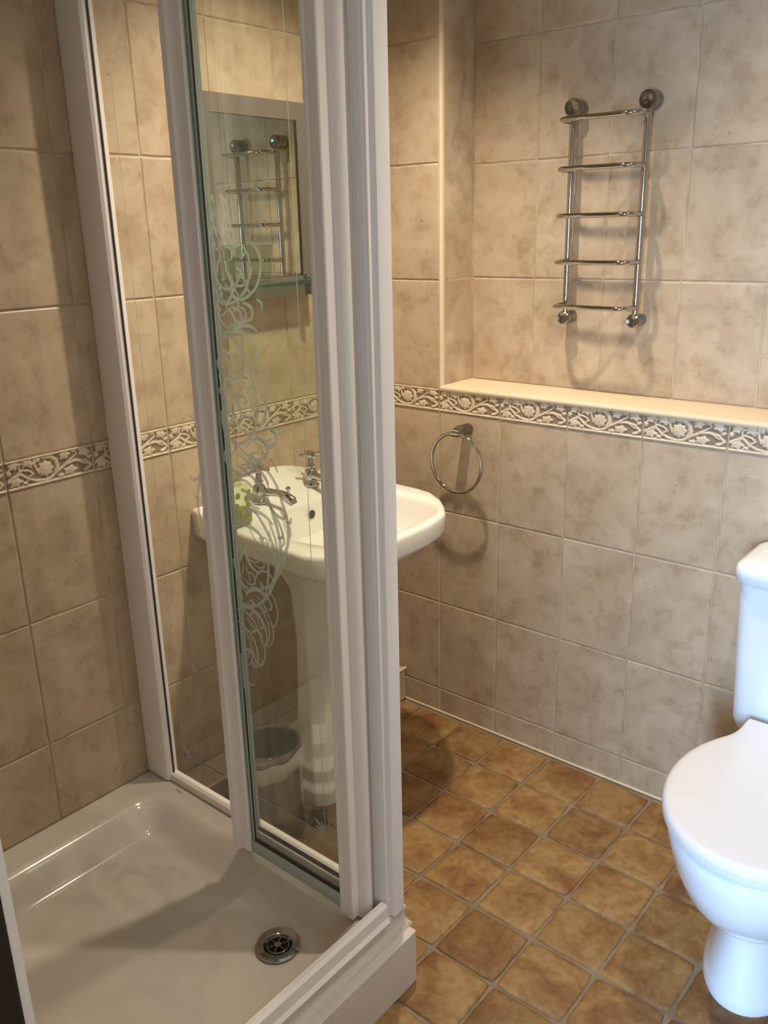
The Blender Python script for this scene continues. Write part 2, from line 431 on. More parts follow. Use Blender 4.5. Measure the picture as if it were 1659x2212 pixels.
# ------------------------------------------------------------------ floor
fl = MB().box(-.1, XR + .1, YN - .1, .3, -.08, -.004).build('floor', FGROUT); props(fl, 'worn terracotta tiled floor', None, None, 'structure')
def quarry(seed):
    rnd = random.Random(seed); n = 6; P = .1565 / 2 - .0035; out = []
    cs = [(-1, -1), (1, -1), (1, 1), (-1, 1)]
    for k in range(4):
        a, b = cs[k], cs[(k + 1) % 4]
        for i in range(n):
            t = i / n; x, y = a[0] + (b[0] - a[0]) * t, a[1] + (b[1] - a[1]) * t
            if i == 0: x *= .965; y *= .965
            out.append((x * P + rnd.gauss(0, .0007), y * P + rnd.gauss(0, .0007)))
    V = []; F = []; m = len(out)
    for sc, z in ((1, -.012), (1, -.0022), (.955, .0), (.85, .0012)):
        for x, y in out: V.append((x * sc, y * sc, z))
    for r in range(3):
        for i in range(m): F.append((r * m + i, r * m + (i + 1) % m, (r + 1) * m + (i + 1) % m, (r + 1) * m + i))
    F.append(tuple(range(3 * m, 4 * m)))
    me = bpy.data.meshes.new('floor_tile'); me.from_pydata(V, [], F); me.materials.append(FTILE)
    for p in me.polygons: p.use_smooth = True
    return me
QV = [quarry(s) for s in range(6)]
P_ = .157
for i in range(-1, 15):
    for j in range(0, 22):
        cx = .5 - .157 * 3 + P_ * (i + .5) - .003 + 0.0; cy = -.0145 - P_ * (j + .5) + .001
        if cx < .84 and -1.68 < cy < -.89 and cx < .74: continue
        if cx > XR or cx < 0: continue
        o = bpy.data.objects.new('tile', random.choice(QV)); o.location = (cx + random.gauss(0, .0009), cy + random.gauss(0, .0009), random.gauss(0, .0004))
        o.rotation_euler = (random.gauss(0, .003), random.gauss(0, .003), random.choice([0, 1, 2, 3]) * PI / 2 + random.gauss(0, .006))
        put(o); o.parent = fl

# tiled pipe boxing along the foot of the left wall
bx_top = .118; bxx = .106
pb = MB().box(.004, bxx - D_, -.880, -.001, 0, bx_top - D_).build('trim_3', GROUT); props(pb, 'low tiled pipe boxing along foot of left wall', None, None, 'structure')
tile_grid(pb, (bxx, 0, 0), (0, 1, 0), (0, 0, 1), [y for y in joints(-.979, -.88, -.004, TW)], [.002, bx_top - .004])
tile_grid(pb, (.0, 0, bx_top), (1, 0, 0), (0, 1, 0), [.003, bxx - .002], [y for y in joints(-.979, -.88, -.004, TW)])
MB().box(bxx - .006, bxx + .002, -.88, -.003, bx_top - .006, bx_top + .002, .002).build('edge_bead', CREAM, pb)

# ------------------------------------------------------------------ ceiling downlights
for i, (x, y, p, cone, tilt) in enumerate(DOWNLIGHTS):
    t = empty('downlight', (x, y, CEIL), ['recessed ceiling downlight nearest the basin', 'recessed ceiling downlight above the toilet', 'recessed ceiling downlight in the middle of the room', 'added faint ceiling downlight over the shower'][i], 'light', 'ceiling downlights')
    MB().lathe([(.045, -.001), (.045, -.006), (.034, -.008), (.032, -.002)], (0, 0, 0), n=32).build('bezel', CHROME, t, True)
    em = mat('lamp_glow'); B = em.node_tree.nodes['Principled BSDF']; B.inputs['Emission Color'].default_value = (1, .85, .6, 1); B.inputs['Emission Strength'].default_value = 8
    MB().lathe([(.030, -.0075), (.030, -.009)], (0, 0, 0), n=24).build('lamp', em, t)
    lamp_light('downlight_beam', (x, y, CEIL - .03), p, spot=cone, aim=(0, tilt))

# ------------------------------------------------------------------ shower
TX = .838; TY0 = -.889; TY1 = -1.66      # plinth outer face, far side, near side
tray = empty('shower_tray', (0, 0, 0), 'white acrylic corner shower tray on raised stepped plinth', 'shower tray')
MB().prism([(.003, TY0), (TX, TY0), (TX, TY1), (.790, TY1), (.790, -.966), (.003, -.966)], 0, .131).build('plinth', ACRYL, tray, bevel=.003)
# tray body: height field
DR = (.630, -1.083)
def sstep(t): t = max(0, min(1, t)); return t * t * (3 - 2 * t)
def rr_dist(x, y, x0, x1, y0, y1, r):
    """signed distance inside a rounded rectangle (positive inside)"""
    cx, cy = (x0 + x1) / 2, (y0 + y1) / 2; qx = abs(x - cx) - ((x1 - x0) / 2 - r); qy = abs(y - cy) - ((y1 - y0) / 2 - r)
    return -(math.hypot(max(qx, 0), max(qy, 0)) + min(max(qx, qy), 0) - r)
RIMZ = .182; FZ = .112
def tray_z(x, y):
    dd = rr_dist(x, y, .078, .785, TY1 + .05, -.972, .075)
    t = dd / .075
    if t <= 0: return RIMZ
    dr = math.hypot(x - DR[0], y - DR[1])
    # gently dished floor with a raised flat at the back falling to the waste
    fz = FZ + .010 * sstep((dr - .05) / .6) 
    # lower triangular fall towards the waste
    e1 = (x - .462) * .72 + (-1.018 - y) * .69
    fz2 = fz - .004 * sstep((( x - .10) * .55 + (-1.25 - y) * -.0 - (.46 - .10) * .55 + (y + 1.018) * -.55) / .05)
    k = sstep(t) if t < 1 else 1
    return RIMZ + (fz2 - RIMZ) * k
nx = ny = 110; V = []; F = []
X0, X1, Y0, Y1 = .003, .800, TY1 + .004, -.893
for j in range(ny + 1):
    for i in range(nx + 1):
        x = X0 + (X1 - X0) * i / nx; y = Y0 + (Y1 - Y0) * j / ny
        V.append((x, y, tray_z(x, y)))
for j in range(ny):
    for i in range(nx):
        a = j * (nx + 1) + i
        cx = X0 + (X1 - X0) * (i + .5) / nx; cy = Y0 + (Y1 - Y0) * (j + .5) / ny
        if math.hypot(cx - DR[0], cy - DR[1]) < .030: continue
        F.append((a, a + 1, a + nx + 2, a + nx + 1))
me = bpy.data.meshes.new('basin_surface'); me.from_pydata(V, [], F); me.materials.append(ACRYL)
for p in me.polygons: p.use_smooth = True
put(bpy.data.objects.new('tray_surface', me), tray)
# outer moulding: coved step running along entry side and around to far side
prof = [(.000, .128), (.0240, .131), (.0235, .137), (.018, .142), (.014, .152), (.013, .166), (.016, .176), (.014, .1815), (.008, .183), (.000, .182)]
px0 = .797; py0 = -.905
R = []
for (yy, corner) in ((TY1 + .004, 0), (py0, 1)):
    R.append([Vector((px0 + a, yy + (a if corner else 0), z)) for a, z in prof])
R.append([Vector((.004, py0 + a, z)) for a, z in prof])
MB().rings(R).build('step_moulding', ACRYL, tray, True, 60)
# waste
wst = MB().lathe([(.046, .0), (.046, .003), (.042, .0055), (.030, .004), (.026, -.001), (.024, -.012)], (DR[0], DR[1], FZ + .0005), n=48, cap0=False, cap1=False).build('waste_flange', CHROME, tray, True)
MB().lathe([(.0300, -.010), (.0300, -.006)], (DR[0], DR[1], FZ), n=32).build('waste_hole', HOLE, wst)
g = MB()
for k in range(6):
    a = k * PI / 3
    g.box(.006, .0225, -.0011, .0011, -.0015, .0002)
    bmesh.ops.rotate(g.bm, verts=g.bm.verts[-8:], cent=(0, 0, 0), matrix=Matrix.Rotation(a, 3, 'Z'))
g.lathe([(.007, -.002), (.007, .0004)], n=16)
g.torus((0, 0, -.0005), .0225, .0012, 'z', 40, 6)
gg = g.build('waste_grid', CHROME, wst); gg.location = (DR[0], DR[1], FZ + .003)

# etched scroll work (ribbons lying on the glass)
def cat(pts, sub=6):
    P = [pts[0]] + list(pts) + [pts[-1]]; out = []
    for i in range(1, len(P) - 2):
        p0, p1, p2, p3 = P[i - 1], P[i], P[i + 1], P[i + 2]
        for s_ in range(sub):
            t = s_ / sub
            out.append(tuple(.5 * ((2 * p1[k]) + (-p0[k] + p2[k]) * t + (2 * p0[k] - 5 * p1[k] + 4 * p2[k] - p3[k]) * t * t + (-p0[k] + 3 * p1[k] - 3 * p2[k] + p3[k]) * t ** 3) for k in (0, 1)))
    out.append(tuple(pts[-1])); return out
# half ornament, u = distance from the axis, v = height above the glass centre (metres), width in metres
def px_to_uv(pts, sx, x0, sy, y0): return [((x - x0) * sx, (y0 - y) * sy) for x, y in pts]
_A = lambda pts, w: (px_to_uv(pts, .000236, 380 + 0, .000282, 1170), w)    # upper drawing
def _up(pts, w=.0034):   # crop units -> metres; axis drifts with height
    out = []
    for x, y in pts:
        ax = 375 + .118 * y; out.append(((x - ax) * .000278, (1330 - y) * .0001816 + .049))
    return out, w
def _lo(pts, w=.0034):
    out = []
    for x, y in pts:
        ax = 500 + .072 * y; out.append(((x - ax) * .000285, -(y - 30) * .000224 - .018))
    return out, w
STROKES = [
    _up([(470, 330), (560, 312), (620, 360), (700, 470), (760, 620), (810, 780), (840, 940), (848, 1080), (830, 1200), (780, 1310), (700, 1375), (620, 1360), (550, 1280), (510, 1180), (505, 1090), (530, 1035), (570, 1028), (595, 1065), (565, 1110)], .0046),
    _up([(685, 615), (700, 670), (745, 705)], .004), _up([(788, 965), (822, 1000), (842, 1060)], .0042),
    _up([(420, 640), (440, 560), (500, 520), (560, 560), (580, 630), (550, 700), (515, 660)], .0036),
    _up([(450, 700), (500, 820)], .002), _up([(560, 790), (620, 720), (700, 690), (760, 705)], .0028),
    _up([(440, 890), (480, 840), (550, 830), (620, 880), (670, 970), (700, 1080), (690, 1180)], .0038),
    _up([(700, 1040), (760, 1080), (820, 1070)], .0022), _up([(660, 920), (700, 880), (740, 920), (720, 960)], .004),
    _up([(480, 1480), (560, 1590), (680, 1690), (770, 1700), (830, 1640), (840, 1560), (805, 1508), (792, 1560)], .0042),
    _up([(680, 1400), (780, 1480), (900, 1500), (962, 1440), (955, 1350), (900, 1298), (820, 1310), (760, 1400)], .0034),
    _up([(700, 1620), (780, 1572), (860, 1572), (925, 1530)], .0024), _up([(915, 1610), (970, 1680), (1000, 1750)], .0038),
    _up([(900, 1300), (980, 1330), (1040, 1290)], .0038), _up([(850, 1270), (960, 1290), (1005, 1250)], .003),
    _up([(430, 80), (480, 180), (560, 230), (600, 170), (580, 90), (520, 60)], .0034), _up([(480, 330), (540, 260), (640, 250), (720, 300)], .005),
    _up([(621, -562), (694, -447), (715, -302), (679, -129), (563, -13), (477, -42), (376, -158)], .0040), _up([(361, -389), (433, -186), (535, -143), (607, -215), (640, -330)], .0036),
    _up([(289, -1010), (347, -923), (340, -764), (325, -620)], .0060), _up([(303, -967), (376, -837), (419, -620), (433, -389)], .0060), _up([(330, -760), (400, -660), (455, -540), (470, -420)], .0044),
    _up([(433, -158), (460, -90), (430, 0)], .0050), _up([(350, -560), (420, -500), (520, -540), (560, -470), (520, -400)], .0034), _up([(694, -20), (745, 20), (750, 90)], .0036),
    _up([(480, -330), (540, -260), (600, -120), (650, -60)], .0040), _up([(400, 60), (450, -40), (520, 40), (470, 120)], .0034), _up([(560, 20), (640, 60), (660, 160), (600, 210)], .0046),
    _lo([(640, -40), (720, 10), (800, 60), (900, 180), (960, 330), (1010, 480), (1025, 620), (1000, 780), (950, 960), (880, 1100), (800, 1190), (720, 1230), (640, 1230)], .0056),
    _lo([(920, 240), (980, 300), (1050, 325), (1068, 285)], .0042), _lo([(1000, 500), (1040, 490), (1045, 445)], .004),
    _lo([(550, 150), (600, 95), (700, 80), (790, 150), (840, 260)], .0040), _lo([(700, 350), (780, 330), (860, 420), (930, 530), (960, 600), (980, 700), (945, 750)], .0050),
    _lo([(830, 540), (890, 680), (912, 820), (900, 960), (880, 1090)], .0044), _lo([(560, 820), (600, 950), (660, 1040), (740, 1070)], .0060),
    _lo([(715, 915), (745, 895), (780, 950), (770, 1000), (710, 1010), (660, 970)], .0030), _lo([(690, 1140), (720, 1060), (800, 1030), (860, 1070), (870, 1120)], .0036),
    _lo([(740, 1150), (770, 1195), (830, 1185)], .0060), _lo([(830, 1200), (890, 1290), (920, 1400), (910, 1500), (870, 1562), (812, 1520)], .0030),
    _lo([(590, 1310), (680, 1250), (780, 1258), (840, 1320), (856, 1380), (820, 1410)], .0044), _lo([(700, 1310), (770, 1360), (830, 1480), (872, 1580), (872, 1700), (820, 1790), (770, 1760)], .0032),
    _lo([(620, 1540), (690, 1470), (760, 1540), (800, 1650), (800, 1760), (760, 1830)], .0036), _lo([(640, 1720), (690, 1668), (752, 1690), (755, 1740)], .0040),
    _lo([(620, 1740), (640, 1860), (680, 1980), (730, 2020), (770, 1990), (742, 1955)], .0036), _lo([(630, 2000), (680, 2070), (715, 2048)], .0030),
    _lo([(620, 640), (680, 740), (740, 785), (820, 760), (840, 600)], .0026), _lo([(768, 745), (775, 705), (810, 715), (800, 750), (770, 760)], .0026),
    _lo([(560, 560), (600, 480), (700, 470), (800, 500), (870, 560)], .0060), _lo([(600, 300), (640, 420), (740, 440)], .0040),
    _lo([(690, 1350), (740, 1400), (790, 1440), (740, 1480)], .0026), _lo([(560, 1420), (620, 1420), (690, 1500), (740, 1610)], .0030),
    _lo([(900, 1000), (960, 930)], .0060), _lo([(560, 1800), (580, 1900), (600, 2100)], .0030), _lo([(640, 1180), (600, 1080), (590, 1000)], .0024)]
def ribbon(bm, pts, w, f):
    c = cat(pts) if len(pts) > 2 else list(pts)
    n = len(c); Lft = []; Rgt = []
    for i, p in enumerate(c):
        a = c[max(i - 1, 0)]; b = c[min(i + 1, n - 1)]
        dx, dy = b[0] - a[0], b[1] - a[1]; l = math.hypot(dx, dy) or 1
        t = i / (n - 1); ww = w / 2 * (0.35 + 0.65 * math.sin(PI * min(1, .12 + t * .88)) ** .6)
        Lft.append(f(p[0] - dy / l * ww, p[1] + dx / l * ww)); Rgt.append(f(p[0] + dy / l * ww, p[1] - dx / l * ww))
    A_ = [bm.verts.new(v) for v in Lft]; B_ = [bm.verts.new(v) for v in Rgt]
    for i in range(n - 1): bm.faces.new((A_[i], A_[i + 1], B_[i + 1], B_[i]))
def etch(parent, xc, y, zc, sides, name='etched_scroll', wk=1.5):
    m = MB()
    for sd in sides:
        for k, (pts, w) in enumerate(STROKES):
            pts = [(max(u * 1.0, .001), v) for u, v in pts]
            ribbon(m.bm, pts, w * wk, lambda u, v: Vector((xc + sd * u, y - k * .00001, zc + v)))
    return m.build(name, ETCH, parent)
def line_rect(parent, x0, x1, z0, z1, y, w=.0022):
    m = MB()
    for a, b, c, d_ in ((x0 - w / 2, x0 + w / 2, z0, z1), (x1 - w / 2, x1 + w / 2, z0, z1), (x0, x1, z0 - w / 2, z0 + w / 2), (x0, x1, z1 - w / 2, z1 + w / 2)):
        vs = [m.bm.verts.new(Vector(p)) for p in ((a, y, c), (b, y, c), (b, y, d_), (a, y, d_))]; m.bm.faces.new(vs)
    for cx, cz, sx, sz in ((x0, z0, 1, 1), (x1, z0, -1, 1), (x0, z1, 1, -1), (x1, z1, -1, -1)):   # corner sprigs
        for a in (.35, .78, 1.2):
            l = .042 if a == .78 else .030
            pts = [(cx, cz), (cx + sx * l * .55 * math.cos(a) + .003, cz + sz * l * .55 * math.sin(a)), (cx + sx * l * math.cos(a), cz + sz * l * math.sin(a))]
            ribbon(m.bm, pts, .0075, lambda u, v: Vector((u, y - .0001, v)))
    return m.build('etched_border', ETCH, parent)

ZT = 2.05
enc = empty('shower_side_panel', (0, 0, 0), 'white framed fixed glass side panel with etched scrollwork beside basin', 'shower panel')
# wall profile, bottom rail, corner post
wp = MB(); wp.prism([(.002, -.938), (.074, -.938), (.080, -.936), (.084, -.930), (.084, -.908), (.078, -.903), (.002, -.903)], .186, ZT)
wp.build('wall_profile', FRAME, enc, True, 30)
MB().box(.084, .0865, -.9215, -.9175, .20, ZT).build('gasket', GASKET, enc)
MB().box(.08, .78, -.930, -.906, .183, .203, .003).build('bottom_rail', FRAME, enc, True, 40)
MB().box(.08, .78, -.930, -.906, ZT - .03, ZT, .003).build('top_rail', FRAME, enc, True, 40)
gp = MB().box(.082, .775, -.9205, -.9175, .198, ZT - .02).build('glass_pane', GLASS, enc)
etch(gp, .425, -.9212, 1.09, (1, -1)); line_rect(gp, .140, .620, .277, 1.935, -.9210)
cp = MB()
cp.prism([(.770, -.945), (.780, -.947), (.782, -.944), (.784, -.947), (.799, -.947), (.800, -.9445), (.806, -.9445), (.8065, -.9355), (.8085, -.9345), (.8085, -.9335), (.8145, -.9325), (.8165, -.928), (.8165, -.902), (.812, -.897), (.770, -.897)], .183, ZT)
cp.build('corner_post', FRAME, enc, True, 30)

door = empty('bifold_shower_door', (0, 0, 0), 'white framed folding shower door folded open against side panel', 'shower door')
DZ = .208
# pivot stile: rounded
MB().prism([(.762 + .021 * math.cos(a), -.963 + .017 * math.sin(a)) for a in [2 * PI * k / 24 for k in range(24)]], DZ - .02, ZT - .03).build('pivot_stile', FRAME, door, True, 40)
def leaf(y0, y1, xa, xb, tag, near):
    st = MB()
    if near:
        st.prism([(xa, y1), (xa, y0), (xa + .012, y0), (xa + .0125, y0 + .0015), (xa + .014, y0), (xa + .029, y0), (xa + .031, y0 + .003), (xa + .031, y1)], DZ - .004, ZT - .035)
        st.build('hinge_stile', FRAME, door, True, 30)
        s2 = MB().prism([(xb - .036, y1), (xb - .036, y0 + .003), (xb - .033, y0), (xb - .028, y0), (xb - .027, y0 + .003), (xb - .018, y0 + .0035), (xb - .016, y0 - .001), (xb - .002, y0 - .001), (xb, y0 + .001), (xb, y1)], DZ - .012, ZT - .035)
        s2.build('handle_stile', FRAME, door, True, 30)
    else:
        st.box(xa, xa + .022, y0, y1, DZ - .004, ZT - .035, .002).build('hinge_stile', FRAME, door, True, 30)
    yc = (y0 + y1) / 2; ge = xa + (.031 if near else .022)
    MB().box(ge, xb - (.036 if near else .0), yc - .008, yc + .008, DZ, DZ + .024, .002).build('bottom_rail', FRAME if not near else SEAL, door, True, 40)
    MB().box(ge, xb - (.036 if near else .0), yc - .008, yc + .008, ZT - .065, ZT - .035, .002).build('top_rail', FRAME, door, True, 40)
    p = MB().box(ge, xb - (.036 if near else 0), yc - .002, yc + .002, DZ + .02, ZT - .045).build('glass_pane', GLASS, door)
    MB().box(ge, ge + .004, yc - .0055, yc + .0055, DZ + .02, ZT - .06).build('glass_edge', EDGEG, p)
    if near: MB().box(ge + .0085, ge + .0098, yc - .0028, yc + .0010, DZ + .02, ZT - .06).build('gasket', GASKET, p)
    MB().box(ge + .0045, ge + .0088, yc - .0045, yc + .004, DZ + .02, ZT - .06).build('seal_strip', SEAL, p)
    MB().box(ge, xb - .04, yc - .0035, yc + .0035, DZ + .0245, DZ + .0285).build('gasket', GASKET, p)
    if near: etch(p, ge + .012, yc - .0028, 1.09, (1,))
leaf(-1.000, -.976, .432, .766, 'front', True)
leaf(-.970, -.946, .418, .748, 'rear', False)
MB().prism([(.417, -1.008), (.431, -1.008), (.432, -1.000), (.432, -.955), (.417, -.955)], DZ - .010, ZT - .035).build('fold_hinge', FRAME, door, True, 30)

ent = empty('shower_entry_frame', (0, 0, 0), 'white threshold and jamb around the shower entry', 'shower frame')
MB().prism([(.786, .182), (.790, .212), (.797, .222), (.806, .222), (.812, .216), (.812, .190), (.818, .182)], 0, 1, Matrix(((1, 0, 0, 0), (0, 0, (-.9475) - (TY1 + .006), TY1 + .006), (0, 1, 0, 0), (0, 0, 0, 1)))).build('threshold', FRAME, ent, True, 30)
MB().box(.786, .812, TY1 + .006, -.9475, ZT - .04, ZT, .003).build('header', FRAME, ent, True, 40)
MB().prism([(.78, -1.660), (.806, -1.660), (.8075, -1.648), (.78, -1.646)], .184, ZT).build('jamb', FRAME, ent, True, 30)
# near end of the shower: partition wall and the dark door leaf standing open against it
pw = MB().box(.0, .775, -1.78, -1.665, 0, CEIL).build('wall_front', GROUT); props(pw, 'partition wall closing the near end of shower', None, None, 'structure')
tile_grid(pw, (0, -1.6625, 0), (-1, 0, 0), (0, 0, 1), [-.775, -.62, -.414, -.207, -.003], lower + upper) 
dr = MB().box(.02, .815, -1.705 - .001, -1.6615, .0, 2.0).build('door_1', DARKWOOD); props(dr, 'dark stained door leaf at near end of the shower', None, None, 'structure')
bpy.data.objects.remove(dr)
dr = MB().box(.776, .812, -1.83, -1.6625, .0, CEIL - .02, .003).build('door_1', DARKWOOD); props(dr, 'dark stained door frame at near end of the shower', None, None, 'structure')

# ------------------------------------------------------------------ basin
YC = -.485
bs = empty('pedestal_basin', (0, YC, 0), 'white pedestal washbasin with chamfered front corners below mirror', 'basin')
def outline(scale_in=0.0, z=.82, back=0.0):
    """half outline mirrored; returns ring of points (x, y-YC, z)"""
    left = [(0.004, -.242), (.10, -.252), (.20, -.260), (.30, -.267), (.39, -.277), (.43, -.279), (.465, -.268), (.497, -.228), (.512, -.19), (.520, -.15), (.527, -.08)]
    right = [(0.004, .250), (.08, .272), (.16, .284), (.24, .286), (.32, .282), (.372, .272), (.43, .236), (.472, .195), (.502, .157), (.516, .118), (.526, .06)]
    pts = left + [(.528, 0)] + right[::-1]
    return pts
def dens(pts, n=4):
    out = []
    for a, b in zip(pts[:-1], pts[1:]):
        for k in range(n): out.append((a[0] + (b[0] - a[0]) * k / n, a[1] + (b[1] - a[1]) * k / n))
    out.append(pts[-1]); return out
OUT = dens(outline(), 3); NO = len(OUT)
def backarch(y): return .05 * max(0, 1 - (y / .20) ** 2) ** 1.0
def rimz(x, y):
    return .822 + (.018 + backarch(y)) * sstep(1 - x / .11)
def inset(pts, d, cx=.28):
    out = []
    for x, y in pts:
        vx, vy = x - cx, y; l = math.hypot(vx, vy) or 1
        k = max(0, 1 - d / l); out.append((cx + vx * k, vy * k))
    return out
# outer skirt
bodyr = []
for (sc, dz) in ((.0, 0), ):
    pass
def ring_at(inx, z, abs_z=True, nb=14):
    P = inset(OUT, inx); r = [Vector((max(x, .002), y, (z if abs_z else rimz(x, y) + z))) for x, y in P]
    # close along the wall
    y0 = P[-1][1]; y1 = P[0][1]
    for k in range(1, nb):
        y = y0 + (y1 - y0) * k / nb; x = .002 + (max(P[0][0], .002) - .002) * 1
        r.append(Vector((x, y, (z if abs_z else rimz(.0, y) + z))))
    return r
rg = [ring_at(.145, .700), ring_at(.085, .722), ring_at(.045, .745), ring_at(.018, .757), ring_at(.006, .762), ring_at(.0, .772), ring_at(-.002, -.012, False), ring_at(.0, -.005, False), ring_at(.005, -.001, False), ring_at(.010, 0, False)]
bodym = MB(); bodym.rings(rg, True, True, False)
# top: bowl as inner loft from rim ring to bowl rings
def bowl_pt(k, n, t):
    return None
last = rg[-1]; n = len(last)
# bowl outline (rounded octagon like), offset forward of the tap deck
def bowl_ring(s, z):
    r = []
    for p in last:
        th = math.atan2(p.y, p.x - .285)
        a, b = .175, .215
        c, s_ = math.cos(th), math.sin(th); e = 3.2
        rad = 1 / ((abs(c) / a) ** e + (abs(s_) / b) ** e) ** (1 / e)
        r.append(Vector((.325 + (rad * c) * s, rad * s_ * s, z if z is not None else 0)))
    return r
r1 = bowl_ring(1.03, None); r1 = [Vector((p.x, p.y, rimz(p.x, p.y) if p.x > .2 else .821)) for p in r1]
mid = [a.lerp(b, .5) for a, b in zip(last, r1)]; mid = [Vector((p.x, p.y, rimz(p.x, p.y) - .0005)) for p in mid]
seq = [last, mid, r1, bowl_ring(1.0, .818), bowl_ring(.975, .808), bowl_ring(.94, .780), bowl_ring(.88, .745), bowl_ring(.76, .715), bowl_ring(.5, .700), bowl_ring(.12, .695)]
bodym.rings(seq, True, False, True)
bmesh.ops.remove_doubles(bodym.bm, verts=bodym.bm.verts, dist=1e-5)
bo = bodym.build('bowl', CERAMIC, bs, True, 0)
MB().lathe([(.0115, 0), (.0115, -.001)], (0, 0, 0), 'x', 24).build('overflow', BLACK, bs).location = (.166, .022, .785)
MB().lathe([(.022, .0), (.022, .003), (.014, .001)], (.33, 0, .6965), n=28).build('plug_hole', CHROME, bs, True)
# pedestal
def oct_ring(x0, x1, h, z, ch=.03):
    return [Vector(p) for p in ((x0, -h, z), (x1 - ch, -h, z), (x1, -h + ch, z), (x1, h - ch, z), (x1 - ch, h, z), (x0, h, z))]
PED = [(.112, .300, .125, 0, .030), (.112, .300, .125, .045, .03), (.113, .285, .110, .060, .028), (.113, .285, .110, .100, .028), (.114, .265, .095, .125, .026), (.118, .262, .090, .17, .025), (.160, .245, .070, .21, .03), (.165, .235, .062, .45, .03), (.160, .245, .070, .60, .03), (.14, .29, .11, .69, .03), (.12, .31, .13, .735, .03)]
pd = MB(); pd.rings([oct_ring(*p) for p in PED]).build('pedestal', CERAMIC, bs, True, 30, .004)
# taps
def tap(y, sx, sy):
    t = empty('basin_tap', (.085, YC + y, .832), ['chrome cross-head tap on basin side nearest shower', 'chrome cross-head tap on basin side nearest towel ring'][0 if y < 0 else 1], 'tap', 'basin taps')
    MB().lathe([(.023, 0), (.023, .004), (.016, .008), (.013, .014), (.017, .022), (.019, .034), (.015, .044), (.010, .050), (.012, .055), (.008, .064), (.006, .085)], n=28).build('body', CHROME, t, True)
    sp = [(0, 0, .026), (.03, sy * .006, .030), (.06, sy * .013, .031), (.085, sy * .018, .027), (.098, sy * .021, .018), (.101, sy * .022, .008)]
    s_ = MB().tube(sp, [.011, .0105, .009, .0095, .0115, .0105], 16).build('spout', CHROME, t, True)
    MB().lathe([(.003, 0), (.003, .008), (.006, .010), (.007, .014), (.003, .019)], (.088, sy * .019, .033), n=14).build('finial', CHROME, s_, True)
    h = MB(); a0 = .4 * sx
    for k in range(4):
        a = a0 + k * PI / 2; c, s2 = math.cos(a), math.sin(a)
        h.tube([(0, 0, .088), (c * .016, s2 * .016, .088), (c * .024, s2 * .024, .088), (c * .029, s2 * .029, .088), (c * .032, s2 * .032, .088)], [.005, .0035, .005, .0062, .003], 10)
    h.lathe([(.009, .080), (.011, .088), (.009, .096), (.004, .099)], n=18)
    h.build('cross_handle', CHROME, t, True)
tap(-.085, 1, 1); tap(.105, -1, -1)
# soap bottle
sb = empty('soap_bottle', (.165, -.712, .825), 'clear soap bottle with green spots standing on left of basin', 'bottle')
SG = thin_glass('soap_bottle_plastic', (.86, .90, .72)); SL = mat('green_soap', (.36, .40, .05), .2)
SLn = SL.node_tree.nodes['Principled BSDF']; SLn.inputs['Transmission Weight'].default_value = .35
MB().box(-.019, .019, -.033, .033, 0, .098, .008, 3).build('body', SG, sb, True, 40)
MB().box(-.017, .017, -.031, .031, .002, .040, .006, 3).build('soap', SL, sb, True, 40)
SPT = mat('green_print', (.20, .27, .03), .4)
for (yy, zz, r) in ((-.014, .078, .008), (.012, .068, .007), (-.02, .052, .009), (.016, .048, .008), (.0, .034, .0085), (.02, .082, .006), (-.018, .022, .008), (.012, .018, .006)):
    MB().lathe([(r, .0193), (r, .0197)], (0, yy, zz), 'x', 20).build('spot', SPT, sb)
MB().lathe([(.012, .098), (.012, .112), (.006, .113), (.005, .122), (.012, .123), (.012, .128)], n=20).build('pump', SG, sb, True)

# ------------------------------------------------------------------ mirror, shelf, tumblers
mi = empty('wall_mirror', (0, 0, 0), 'rectangular wall mirror in grey taupe frame above basin', 'mirror')
my0, my1, mz0, mz1 = -.606, -.329, 1.388, 1.762; mo = .042
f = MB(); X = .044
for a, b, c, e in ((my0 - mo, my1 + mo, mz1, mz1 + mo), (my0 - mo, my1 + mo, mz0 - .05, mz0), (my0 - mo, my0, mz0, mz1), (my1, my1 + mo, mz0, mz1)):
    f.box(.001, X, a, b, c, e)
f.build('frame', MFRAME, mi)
MB().box(.002, X - .003, my0 + .001, my1 - .001, mz0 + .001, mz1 - .001).build('mirror_glass', MIRROR, mi)
MB().box(X - .003, X + .0006, my1 - .0035, my1 - .0005, mz0 + .001, mz1 - .004).build('mirror_edge', GASKET, mi)
sh = empty('glass_shelf', (0, 0, 0), 'glass shelf at foot of the mirror holding tumblers', 'shelf')
MB().box(.048, .150, -.640, -.24, 1.374, 1.382).build('shelf_pane', thin_glass('shelf_glass', (.80, .90, .82)), sh)
MB().box(.1502, .1515, -.640, -.24, 1.374, 1.382).build('shelf_edge', mat('dark_green_glass_edge', (.03, .07, .05), .15), sh)
for y in (-.56, -.32): MB().box(.046, .075, y - .008, y + .008, 1.362, 1.392, .002).build('bracket', CHROME, sh, True, 40)
for i, (x, y) in enumerate([(.105, -.535), (.095, -.606)]):
    t = MB().lathe([(.024, 0), (.033, .088), (.0312, .088), (.0225, .007)], (0, 0, 0), n=36).build('glass_tumbler', CLEAR, None, True, 50)
    t.location = (x, y, 1.3825); props(t, ['clear glass tumbler on shelf, nearer the basin wall corner', 'clear glass tumbler on shelf, nearer the shower'][i], 'glass', 'tumblers on the glass shelf')

